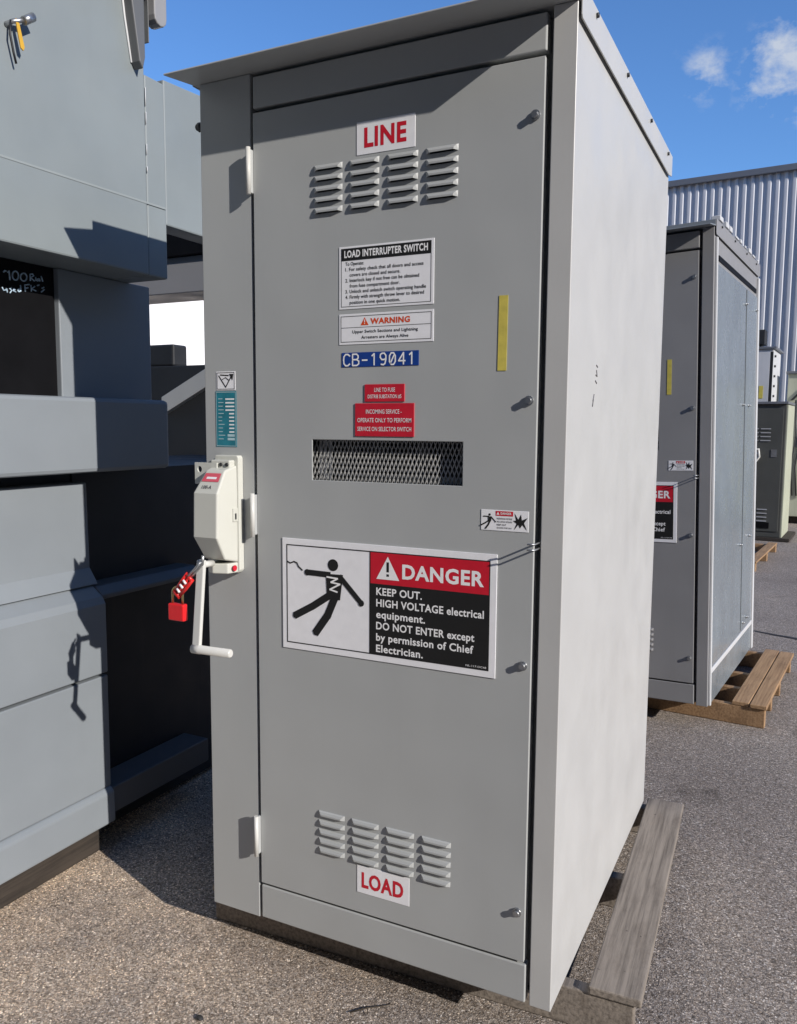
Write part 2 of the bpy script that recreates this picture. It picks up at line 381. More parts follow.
# ------------------------------------------------------------------ tall blue-grey tank unit on the left
def tank_unit():
    t = thing('transformer_enclosure', 'tall blue grey steel equipment enclosure with dark inspection window at the left edge', 'electrical enclosure', (-0.615, 0, 0))
    Y0 = -1.25
    X = lambda w: w + 0.615           # world x to local x
    def part(name, mat, bev, fn):
        b = MB(); fn(b); return b.build(name, mat, t, bev)
    part('upper_housing', 'tank2', 0.006, lambda b: b.box(X(-1.75), X(-.600), Y0, .440, 2.035, 3.25))
    part('bus_throat', 'tank2', 0.006, lambda b: b.box(X(-1.70), X(-.602), .4405, .537, 2.035, 2.704))
    part('side_duct', 'tank2', 0.006, lambda b: b.prism([(.5375, 2.225), (1.25, 2.225), (1.25, 2.775), (.5375, 2.722)], 'x', X(-.70), X(-.606)))
    b = MB(); b.prism([(Y0+.02, 2.262), (Y0+.02, 2.256), (.53, 2.276), (.53, 2.283)], 'x', X(-.5995), X(-.5985)); b.build('weld_seam', 'seam', t)
    # recessed window bay
    part('bay_column', 'tank', 0.004, lambda b: b.box(X(-1.6), X(-.780), .2055, .632, 1.606, 2.034))
    w = part('inspection_window', 'window', 0.0, lambda b: b.box(X(-1.6), X(-.800), Y0, .2045, 1.606, 2.034))
    # hand-written marks on the dark pane
    k = MB(); q = lambda x, y: (X(-.7985), .007+(x/9.96-2)/41*.155, 1.99-(y/9.96+250-272)*.0031+(x/9.96-2)*.00059)
    def ell(cx, cy, rx, ry): return [(cx+rx*math.cos(a), cy+ry*math.sin(a)) for a in [i*math.pi/6 for i in range(13)]]
    strokes = [[(30, 222), (45, 205), (58, 212)], [(72, 225), (84, 205), (90, 300)], ell(145, 255, 30, 46), ell(226, 270, 32, 40),
               [(292, 308), (290, 240), (318, 238), (330, 255), (296, 275), (335, 310)], [(348, 268), (352, 310)], [(385, 285), (366, 290), (366, 310), (384, 302), (386, 285), (390, 314)], [(404, 258), (422, 316)],
               [(12, 368), (24, 402), (52, 396), (52, 378), (60, 425)], [(104, 376), (82, 384), (104, 402), (84, 430)], [(114, 404), (138, 396), (128, 382), (114, 404), (144, 420)],
               [(190, 350), (194, 416)], ell(176, 402, 12, 15), [(236, 416), (232, 350), (282, 344)], [(236, 382), (268, 376)], [(296, 350), (300, 416)], [(336, 364), (302, 390), (348, 412)], [(360, 356), (384, 348)], [(432, 374), (404, 384), (436, 398), (400, 424)]]
    for s_ in strokes: k.tube([q(*p) for p in s_], 0.0024, 5)
    k.build('chalk_writing', 'chalk', w)
    # ledge band
    part('ledge_band', 'tank', 0.014, lambda b: b.box(X(-1.62), X(-.632), Y0, .560, 1.358, 1.6055))
    # lower doors, one above the other
    part('upper_door', 'tank', 0.005, lambda b: b.prism([(X(-1.6), .965), (X(-.70), .965), (X(-.738), 1.02), (X(-.742), 1.318), (X(-1.6), 1.318)], 'y', Y0, .262))
    part('door_ledge', 'tank', 0.005, lambda b: b.prism([(X(-1.6), .662), (X(-.650), .662), (X(-.650), .905), (X(-.664), .928), (X(-.71), .962), (X(-1.6), .962)], 'y', Y0, .245))
    part('lower_door', 'tank', 0.004, lambda b: b.box(X(-1.6), X(-.652), Y0, .245, .252, .652))
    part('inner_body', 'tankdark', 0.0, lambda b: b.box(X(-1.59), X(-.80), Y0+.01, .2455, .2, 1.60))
    part('recess_shade', 'tankdark', 0.0, lambda b: b.box(X(-1.55), X(-.795), .2465, 1.75, .02, 1.352))  # near-black block standing for shade over the lower panels as they run on
    part('base_frame', 'tank', 0.006, lambda b: b.prism([(X(-1.6), .125), (X(-.634), .125), (X(-.636), .235), (X(-.652), .251), (X(-1.6), .251)], 'y', Y0, .245))
    part('shaded_rail', 'trimdark', 0.004, lambda b: b.prism([(X(-.79), .905), (X(-.668), .915), (X(-.668), .930), (X(-.70), .958), (X(-.79), .958)], 'y', .2455, .76))  # ledge carried on in darkened paint for the shade
    part('shaded_sill', 'trimdark', 0.004, lambda b: b.box(X(-.79), X(-.66), .2455, .78, .14, .235))  # base carried on in darkened paint for the shade
    part('timber_skid', 'wood_dark', 0.006, lambda b: b.box(X(-1.5), X(-.705), Y0+.1, .235, .0, .124))
    # lifting bracket on the upper corner
    def br(b):
        b.prism([(.322, 3.05), (.405, 3.05), (.405, 2.735), (.394, 2.695), (.378, 2.715)], 'x', X(-.5995), X(-.560))
        b.prism([(.30, 2.95), (.47, 3.00), (.47, 3.04), (.25, 3.02), (.12, 2.905)], 'x', X(-.5595), X(-.49))
    part('bracket_shadow', 'trimdark', 0.003, lambda b: b.box(X(-.598), X(-.578), .4405, .4445, 2.80, 3.1))  # dark plate added for the shadow strip beside the bracket
    part('lifting_bracket', 'trimdark', 0.004, br)
    def cl(b):
        pts = [(.445, 3.1), (.445, 2.90)] + [(.475+.03*math.cos(a), 2.89+.03*math.sin(a)) for a in [math.pi+i*math.pi/6 for i in range(7)]] + [(.505, 3.1)]
        b.prism(pts, 'x', X(-.598), X(-.553))
    part('clevis_plate', 'grey2', 0.004, cl)
    part('weld_bead', 'offwhite', 0.001, lambda b: b.tube([(X(-.597), .335, 2.98), (X(-.597), .352, 2.85), (X(-.597), .378, 2.715)], .004, 6))
    for z, z2 in ((2.60, 2.66), (2.54, 2.58), (2.44, 2.475), (2.38, 2.40)): part('corner_weld', 'offwhite', 0.0, lambda b: b.tube([(X(-.599), .441, z), (X(-.599), .442, z2)], .0016, 6))
    return t
tank_unit()
def latch():
    t = thing('latch_pin', 'silver latch pin with amber strap and black cord hanging on the blue grey enclosure', 'latch pin', (-0.600, -0.072, 2.628))
    t.scale = (.72, .72, .8)
    b = MB(); b.tube([(0.0, -.045, .01), (.03, -.035, .02), (.05, .03, .045)], .009, 8); b.tube([(.048, .0, .03), (.05, .045, .06)], .016, 10); b.build('pin', 'steel', t)
    b = MB(); b.prism([(-.03, .03), (-.016, .03), (.008, -.055), (.002, -.068), (-.010, -.062)], 'x', .034, .040); b.build('strap', 'amber', t, .001)
    b = MB(); b.tube([(.03, -.045, .02), (.03, -.050, -.03), (.026, -.034, -.085), (.026, -.024, -.118)], .0045, 6); b.build('cord', 'cable', t)
latch()

# far equipment seen in the gap
def rear_unit():
    t = thing('rear_switchgear', 'dark switchgear with pale canopy and slanted brace in the gap behind the main cabinet', 'electrical enclosure', (-2.0, 2.2, 0))
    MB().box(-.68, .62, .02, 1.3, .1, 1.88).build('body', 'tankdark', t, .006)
    MB().box(-.62, .55, -.05, 1.2, .0, .10).build('skid', 'wood_dark', t, .004)
    MB().box(-.40, -.09, .03, .16, 1.881, 2.015).build('relay_box', 'tankdark', t, .012)
    b = MB(); b.box(-.80, .75, 0, .30, 2.315, 2.53); b.build('canopy', 'grey2', t, .006)
    MB().box(-.78, .73, -.03, .28, 2.531, 2.72).build('canopy_vent', 'window', t, .004)
    for x in (-.74, .68): MB().box(x, x+.05, .03, .08, .02, 2.314).build('post', 'grey2', t, .003)
    b = MB(); b.prism([(-.14, 1.575), (.36, 1.815), (.36, 1.925), (-.14, 1.685)], 'y', -.03, .019); b.build('brace', 'grey', t, .003)
rear_unit()

# ------------------------------------------------------------------ pallets
def pallet(name, label, mat, loc, rotz, X0, X1, Yl, boards, stringers, h=0.125, rot=(0, 0)):
    t = thing(name, label, 'pallet', loc, (rot[0], rot[1], rotz), 'pallets under the cabinets')
    for y, w in stringers:
        b = MB(); b.box(X0+random.uniform(-.01, .01), X1+random.uniform(-.014, .006), y, y+w, 0.001, h-.0225)
        b.build('stringer', mat, t, .004)
    for x, w in boards:
        b = MB(); a = random.uniform(-.012, .012)
        b.box(x, x+w, -.004+a, Yl+a, h-.022, h+random.uniform(-.001, 0)); b.build('deck_board', mat, t, .004)
    return t
pallet('pallet', 'weathered grey wooden pallet under the near grey cabinet', 'wood_old', (-0.012, .095, 0), .043, -.06, 1.200, 1.155,
       [(-.06, .13), (.16, .10), (.36, .10), (.56, .10), (.76, .10), (1.078, .129)], [(0.006, .04), (.575, .04), (1.105, .04)])

# ------------------------------------------------------------------ the switchgear cabinets
def sticker(parent, name, x0, x1, z0, z1, mat, th=0.0012, y=-0.004):
    b = MB(); b.box(x0, x1, y-th, y-.0002, z0, z1); return b.build(name, mat, parent, .0004, 1)
def ink(parent, fn, y=-0.0056, name='lettering'):
    b = MB(); fn(b, y); return b.build(name, None, parent)

def shock_figure(b, y, cx, cz, k):
    """the falling figure: centre of the hips at (cx, cz), k = scale to the big sign"""
    P = lambda x, z: (cx+(x-.405)*k, cz+(z-1.08)*k)
    b.mat('black'); h = P(.411, 1.163); disc(b, h[0], h[1], .0155*k, y)
    b.poly([(P(.390, 0)[0], y-.0003, P(0, 1.139)[1]), (P(.393, 0)[0], y-.0003, P(0, 1.078)[1]), (P(.432, 0)[0], y-.0003, P(0, 1.073)[1]), (P(.441, 0)[0], y-.0003, P(0, 1.140)[1])])
    stroke2(b, [P(.400, 1.137), P(.333, 1.138)], .015*k, y); stroke2(b, [P(.432, 1.134), P(.494, 1.072)], .014*k, y-.00005)
    stroke2(b, [P(.402, 1.084), P(.35, 1.050), P(.296, 1.020)], .019*k, y-.00005); stroke2(b, [P(.419, 1.084), P(.395, 1.03), P(.359, .981)], .021*k, y-.0001)
    for p in (P(.333, 1.138), P(.494, 1.072), P(.296, 1.020), P(.359, .981)): disc(b, p[0], p[1], .0085*k, y-.0004, 12)

def small_danger_label(root):
    s = sticker(root, 'small_danger_label', .812, .927, 1.280, 1.328, 'white')
    def fn(b, y):
        b.mat('red'); rect(b, .848, .890, 1.315, 1.326, y)
        b.mat('whiteink'); text_fit(b, 'DANGER', .860, .886, 1.318, 1.3235, y-.0002, .03)
        b.poly([(.850, y-.0002, 1.3175), (.857, y-.0002, 1.3175), (.8535, y-.0002, 1.324)])
        b.mat('grayink')
        for i, l in enumerate(('HAZARDOUS VOLTAGE', 'WILL SHOCK OR BURN', 'KEEP OUT', 'QUALIFIED STAFF ONLY')):
            text_fit(b, l, .851, .888 - (.014 if i == 2 else 0), 1.3065-i*.0072, 1.3105-i*.0072, y, .02)
        shock_figure(b, y, .832, 1.302, .155*1.15)
        b.mat('black')
        pts = [(.908+u*.021, y, 1.303+v*.021) for u, v in ((-.75, -.95), (-.45, -.2), (-.85, .1), (-.5, .15), (-.7, .95), (-.25, .25), (.05, .85), (.15, .2), (.8, .5), (.4, -.1), (.75, -.9), (.2, -.3), (-.05, -.7), (-.25, -.3))]
        b.poly(pts)
    ink(s, fn)
def danger_sign(root):
    s = sticker(root, 'danger_sign', .255, .854, .928, 1.224, 'white', .0025)
    def fn(b, y):
        y -= .0014
        b.mat('black'); frame(b, .268, .838, .944, 1.208, .0028, y)
        rect(b, .5175, .5205, .9468, 1.2052, y)
        rect(b, .5205, .8352, .9468, 1.1265, y)
        b.mat('red'); rect(b, .5205, .8352, 1.1265, 1.2052, y)
        y -= .0003
        b.mat('whiteink'); b.poly([(.537, y, 1.139), (.601, y, 1.139), (.569, y, 1.197)])
        text_line(b, 'DANGER', .609, .823, 1.1460, .0345, y, .032)
        for i, (l, xe) in enumerate((('KEEP OUT.', .663), ('HIGH VOLTAGE electrical', .824), ('equipment.', .672), ('DO NOT ENTER except', .801), ('by permission of Chief', .799), ('Electrician.', .667))):
            text_line(b, l, .537, xe, 1.0985-i*.0292, .0185, y, .022)
        text_fit(b, 'NL-117-DC48', .780, .832, .949, .9535, y, 0)
        b.mat('black'); rect(b, .5655, .5725, 1.158, 1.183, y-.0002); rect(b, .5655, .5725, 1.147, 1.153, y-.0002)
        shock_figure(b, y, .405, 1.08, 1.0)
        b.mat('black'); stroke2(b, [(.271, 1.162), (.280, 1.158), (.292, 1.163), (.301, 1.160), (.306, 1.151), (.318, 1.142)], .0035, y)
        b.mat('whiteink'); stroke2(b, [(.393, 1.131), (.425, 1.129), (.405, 1.118), (.432, 1.115), (.402, 1.099), (.424, 1.094)], .0042, y-.0006)
    ink(s, fn)

def louver_bank(door, cols, z_top, n, pitch_, L, Hh):
    holes = []
    for x0 in cols:
        for r in range(n):
            z = z_top - r*pitch_
            holes.append((x0+.009, x0+L-.009, z-Hh+.001, z-.0035))
    return holes
def louver_parts(door, cols, z_top, n, pitch_, L, Hh, mat, y=-.004):
    for x0 in cols:
        for r in range(n):
            z = z_top - r*pitch_; b = MB(); bm = b.bm
            d = .0070; prof = [(0, z), (-d*.55, z-.0022), (-d, z-.0075), (-d, z-Hh*.86)]
            rows = []
            for k, (yy, zz) in enumerate(prof):
                ins = [.001, .005, .010, .011][k]
                rows.append([bm.verts.new((x0+ins, y+yy, zz)), bm.verts.new((x0+L-ins, y+yy, zz))])
            for a, c in zip(rows, rows[1:]): b.face([a[0], c[0], c[1], a[1]])
            lb, rb = bm.verts.new((x0+.002, y, z-Hh)), bm.verts.new((x0+L-.002, y, z-Hh))
            b.face([rows[0][0], lb, rows[3][0], rows[2][0], rows[1][0]]); b.face([rows[0][1], rows[1][1], rows[2][1], rows[3][1], rb])
            o = b.build('louver', mat, door)
            sm = o.modifiers.new('sheet thickness', 'SOLIDIFY'); sm.thickness = .0012; sm.offset = 1

def cabinet(name, label, loc, rot, scale, deep, near):
    mat = 'grey' if near else 'grey2'
    root = thing(name, label, 'switchgear cabinet', loc, rot, 'grey switchgear cabinets'); root.scale = (scale,)*3
    Wd, D = 1.007, deep
    zb = 0.0; zt = 2.28                       # cabinet-local heights (feet to roof)
    o = -.13                                  # below, heights measured above the yard are shifted by this
    # right sheet: front post and side wall bent from one sheet
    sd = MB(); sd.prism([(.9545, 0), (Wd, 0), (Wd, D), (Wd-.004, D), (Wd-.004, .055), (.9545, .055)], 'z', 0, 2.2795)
    side = sd.build('side_panel', 'grey_sunlit' if near else mat, root, .004, 3)
    MB().prism([(0, 0), (.163, 0), (.163, .055), (.004, .055), (.004, D), (0, D)], 'z', 0.0, 2.2795).build('hinge_side_panel', mat, root, .004, 3)
    MB().box(.0045, Wd-.0045, D-.006, D-.002, 0, 2.279).build('back_panel', mat, root)
    MB().box(.0045, Wd-.0045, .04, D-.007, 0.002, .010).build('floor_panel', 'inside', root)
    b = MB().plate(.0045, Wd-.0045, 0.002, 2.2785, .0560, .0600, [(.21, .90, .15, 2.14)]); b.build('inner_frame', mat, root)
    # header and kick panel
    MB().box(.172, .941, -.001, .026, 2.322+o, 2.400+o).build('header_panel', mat, root, .003)
    MB().box(.172, .944, -.002, .026, .134+o, .2305+o).build('kick_panel', mat, root, .003)
    # door with louvre slots and a viewing opening
    cols = [.357, .458, .560, .661]; colsL = [.364, .465, .566, .667]
    win = (.348, .763, 1.380+o, 1.4835+o)
    holes = louver_bank(None, cols, 2.156+o, 5, .0255, .082, .0135) + louver_bank(None, colsL, .494+o, 5, .0255, .081, .0135) + [win]
    dm = MB().plate(.173, .940, .2385+o, 2.310+o, -.004, -.0005, holes)
    dm.plate(.1735, .9395, .239+o, 2.3095+o, -.0003, .024, [(.177, .936, .2425+o, 2.306+o)])
    door = dm.build('door', mat, root, .0014, 2)
    louver_parts(door, cols, 2.156+o, 5, .0255, .082, .0135, mat); louver_parts(door, colsL, .494+o, 5, .0255, .081, .0135, mat)
    # expanded-metal mesh behind the opening
    ms = MB(); x0, x1, z0, z1 = win[0]-.035, win[1]+.03, win[2]-.02, win[3]+.03
    dx, dz = .0112, .028; yy = .0180
    for fam in (1, -1):
        k = -20
        while k < 75:
            xa, za = x0+k*dx, z0; xb, zb_ = xa+fam*dx*(z1-z0)/dz, z1
            p, q = Vector((xa, za)), Vector((xb, zb_))
            if fam == -1: p, q = Vector((xa, za)), Vector((xb, zb_))
            lo, hi = 0.0, 1.0
            for lim, sgn in ((x0, 1), (x1, -1)):
                fa, fb = sgn*(p.x-lim), sgn*(q.x-lim)
                if fa < 0 and fb < 0: lo, hi = 1, 0
                elif fa < 0: lo = max(lo, fa/(fa-fb))
                elif fb < 0: hi = min(hi, fa/(fa-fb))
            if lo < hi:
                a, c = p.lerp(q, lo), p.lerp(q, hi)
                dd = (c-a).normalized(); n = Vector((-dd.y, dd.x))*.0012
                yo = yy + (0 if fam == 1 else .0016)
                ms.prism([tuple(a-n), tuple(c-n), tuple(c+n), tuple(a+n)], 'y', yo, yo+.0014)
            k += 1
    ms.build('window_mesh', 'mesh', door)
    # what shows through the mesh
    for x in (.357, .371, .386):
        MB().box(x-.0035, x+.0035, .0225, .0265, 1.355+o, 1.515+o).build('streak_bar', 'offwhite', root)  # pale bars added for the sunlit streaks behind the mesh
    MB().box(.03, Wd-.03, .34, .345, .06, 2.2).build('barrier_board', 'inside', root)
    for x in (.36, .44, .58, .70):
        b = MB(); zz = 1.25
        prof = []
        for i in range(13): prof.append((zz-.12+i*.018, .030 if i % 2 else .021))
        b.tube([(x, .19, p[0]) for p in prof], [p[1] for p in prof], 14); b.build('insulator', 'porcelain', root)
    MB().box(.34, .80, .15, .16, 1.243, 1.262).build('bus_bar', 'steel', root)
    MB().box(.66, .76, .10, .14, 1.262, 1.31).build('switch_blade', 'tankdark', root)
    # hinges
    for z in (2.112, 1.226, .326):
        b = MB(); b.box(.1645, .1725, -.014, .004, z+o, z+.108+o)
        h = b.build('hinge', mat, root, .002)
        b = MB(); b.tube([(.168, -.0185, z-.004+o), (.168, -.0185, z+.112+o)], .0062, 12); b.build('hinge_pin', 'handle', h)
    # quarter-turn fasteners and the two thin rods of the door catch
    for z in (2.190, 1.578, .968, .362):
        b = MB(); b.tube([(.921, -.004, z+o), (.921, -.008, z+o)], .011, 16); b.tube([(.921, -.008, z+o), (.921, -.0155, z+o)], .008, 6)
        b.build('door_bolt', 'steel', root)
    b = MB()
    for z in (1.245, 1.258): b.tube([(.951, .02, z+o), (.951, -.034, z+o), (.935, -.040, z+o)], .0022, 6)
    b.build('door_catch', 'steel', root)
    # roof sheet with its front drip and side flanges
    rf = MB(); rf.prism([(-.115, 2.265), (-.115, 2.2695), (0, 2.2875), (.0, 2.312), (D+.012, 2.318), (D+.012, 2.2805), (0, 2.2805)], 'x', -.020, Wd+.0055)
    roof = rf.build('roof', mat if near else 'tank', root, .0012, 1)
    MB().prism([(.004, 2.2435), (D*.96, 2.2425), (D+.010, 2.252), (D+.010, 2.318), (.0, 2.313), (.0, 2.250)], 'x', Wd+.006, Wd+.0095).build('roof_flange', 'grey_sunlit' if near else mat, roof, .001)
    MB().prism([(.0, 2.279), (D, 2.272), (D+.010, 2.275), (D+.010, 2.318), (.0, 2.313)], 'x', -.0235, -.0205).build('roof_flange', mat, roof, .001)
    for y in (.12, .465, .82, 1.15):
        b = MB(); b.tube([(Wd+.0095, y, 2.297), (Wd+.0155, y, 2.297)], .0055, 6); b.build('bolt', 'darksteel', roof)
    b = MB(); b.tube([(.000, .012, 2.178), (-.016, .012, 2.178)], .012, 6); b.tube([(-.016, .012, 2.178), (-.021, .012, 2.178)], .008, 8); b.build('side_bolt', 'darksteel', root)
    # markings shared by both cabinets
    danger_sign(root); small_danger_label(root)
    b = MB(); b.box(.8345, .8555, -.0052, -.0042, 1.652+o+0, 1.819+o); yl = b.build('yellow_tape', 'yellow', root)
    yl.rotation_euler = (0, math.radians(0.4), 0)
    if not near: yl.location.x = -.045
    for c in root.children:
        if c.name.split('.')[0] in ('danger_sign', 'small_danger_label'): c.location.z += o
    return root, door, side

root, door, side = cabinet('switchgear_cabinet', 'large light grey switchgear cabinet in the foreground with LINE and LOAD signs and red padlock', (0, 0, .13), (0, 0, 0), 1.0, 1.248, True)
side['label'] = 'bright sunlit plain side wall'
o_ = -.13
def on_door(parent_name, x0, x1, z0, z1, mat, fn, th=.0012):
    s = sticker(root, parent_name, x0, x1, z0+o_, z1+o_, mat, th)
    if fn:
        l = ink(s, fn, -.0056 - (th-.0012)); l.location.z = o_
    return s
# LINE / LOAD
on_door('line_sign', .478, .6335, 2.165, 2.241, 'white', lambda b, y: (b.mat('red'), text_fit(b, 'LINE', .499, .611, 2.180, 2.226, y, .034)))
on_door('load_sign', .482, .6345, .2955, .3715, 'white', lambda b, y: (b.mat('red'), text_fit(b, 'LOAD', .496, .618, .3105, .3545, y, .034)))
def lis(b, y):
    b.mat('black'); rect(b, .435, .678, 1.922, 1.950, y); frame(b, .435, .678, 1.810, 1.9218, .0012, y)
    b.mat('whiteink'); text_fit(b, 'LOAD INTERRUPTER SWITCH', .444, .669, 1.9275, 1.9450, y-.0003, .035)
    b.mat('black')
    L = (('To Operate:', .447, .498), ('1. For safety check that all doors and access', .447, .658), ('covers are closed and secure.', .459, .597), ('2. Interlock key if not free can be obtained', .447, .647),
         ('from fuse compartment door.', .459, .596), ('3. Unlock and unlatch switch operating handle', .447, .665), ('4. Firmly with strength throw lever to desired', .447, .660), ('position in one quick motion.', .459, .597))
    for i, (s, a, c) in enumerate(L): text_line(b, s, a, c, 1.9090-i*.01325, .0082, y, .012)
on_door('instruction_label', .429, .685, 1.8045, 1.9545, 'white', lis)
def warn(b, y):
    b.mat('black'); frame(b, .434, .680, 1.7245, 1.7875, .0012, y); rect(b, .4352, .6788, 1.7590, 1.7600, y)
    text_fit(b, 'Upper Switch Sections and Lightning', .467, .645, 1.7430, 1.7530, y, .012)
    text_fit(b, 'Arresters are Always Alive', .492, .620, 1.7290, 1.7390, y, .012)
    b.mat('orange'); text_fit(b, 'WARNING', .517, .624, 1.7655, 1.7800, y, .036)
    b.poly([(.490, y, 1.7640), (.512, y, 1.7640), (.501, y, 1.7830)])
    b.mat('whiteink'); rect(b, .4998, .5022, 1.7705, 1.7775, y-.0002); rect(b, .4998, .5022, 1.7665, 1.7688, y-.0002)
on_door('warning_label', .429, .6855, 1.7185, 1.7925, 'white', warn)
def cb(b, y):
    b.mat('whiteink'); H_, w_ = .0275, .0175
    G = {'C': [[(1, .85), (.7, 1), (.3, 1), (.05, .8), (0, .5), (.05, .2), (.3, 0), (.7, 0), (1, .15)]],
         'B': [[(0, 0), (0, 1), (.65, 1), (.9, .85), (.9, .65), (.65, .52), (0, .52)], [(.65, .52), (1, .38), (1, .15), (.7, 0), (0, 0)]],
         '-': [[(.1, .45), (.9, .45)]], '1': [[(.2, .8), (.55, 1), (.55, 0)]],
         '9': [[(.95, .6), (.7, .45), (.3, .45), (.05, .65), (.1, .9), (.35, 1), (.7, 1), (.95, .8), (.95, .45), (.8, .1), (.55, 0), (.2, .04)]],
         '0': [[(.3, 0), (.05, .25), (.05, .75), (.3, 1), (.7, 1), (.95, .75), (.95, .25), (.7, 0), (.3, 0)], [(.2, .12), (.8, .88)]],
         '4': [[(.75, 0), (.75, 1), (.0, .3), (1, .3)]]}
    for i, ch in enumerate('CB-19041'):
        for st in G[ch]: stroke2(b, [(.442+i*.0254+p[0]*w_, 1.6672+p[1]*H_) for p in st], .0036, y)
on_door('asset_number_tape', .436, .648, 1.6635, 1.6990, 'blue', cb)
on_door('engraved_red_plate', .502, .611, 1.5785, 1.6205, 'redplate', lambda b, y: (b.mat('whiteink'), text_fit(b, 'LINE TO FUSE', .529, .586, 1.6020, 1.6120, y, .004), text_fit(b, 'DISTRIB SUBSTATION #5', .511, .603, 1.5855, 1.5955, y, .004)), .0025)
on_door('engraved_red_plate', .475, .637, 1.4935, 1.5745, 'redplate', lambda b, y: (b.mat('whiteink'), text_fit(b, 'INCOMING SERVICE -', .506, .604, 1.5490, 1.5595, y, .004), text_fit(b, 'OPERATE ONLY TO PERFORM', .482, .630, 1.5280, 1.5385, y, .004), text_fit(b, 'SERVICE ON SELECTOR SWITCH', .482, .630, 1.5065, 1.5170, y, .004)), .0025)
# teal rating label and the small white one above it, on the hinge-side panel
def teal(b, y):
    b.mat('tealline'); frame(b, .0385, .1045, 1.4615, 1.6075, .0014, y)
    r = random.Random(3)
    for i in range(12):
        z = 1.589-i*.0098
        if i < 4: b.mat('whiteink'); rect(b, .070, .100, z-.0028, z+.0012, y)
        elif i < 10: b.mat('whiteink'); rect(b, .082, .099, z-.0026, z+.0012, y)
        else: b.mat('tealline'); rect(b, .076, .100, z-.0035, z+.003, y)
        b.mat('tealline'); rect(b, .046, .046+r.uniform(.012, .022), z-.001, z+.001, y)
def fix_y(o, dy): o.location.y = dy; return o
fix_y(on_door('rating_label', .0365, .1065, 1.4595, 1.6095, 'teal', teal), .0042)
def tri_lbl(b, y):
    b.mat('black'); frame(b, .043, .1015, 1.6145, 1.6595, .0014, y)
    stroke2(b, [(.049, 1.651), (.072, 1.620), (.094, 1.653)], .003, y); stroke2(b, [(.055, 1.653), (.082, 1.651)], .003, y-.0001)
    stroke2(b, [(.060, 1.640), (.072, 1.646), (.084, 1.638)], .002, y-.0002)
    b.poly([(.084, y-.0003, 1.655), (.0985, y-.0003, 1.655), (.095, y-.0003, 1.638)])
fix_y(on_door('caution_label', .0405, .104, 1.612, 1.662, 'white', tri_lbl), .0042)

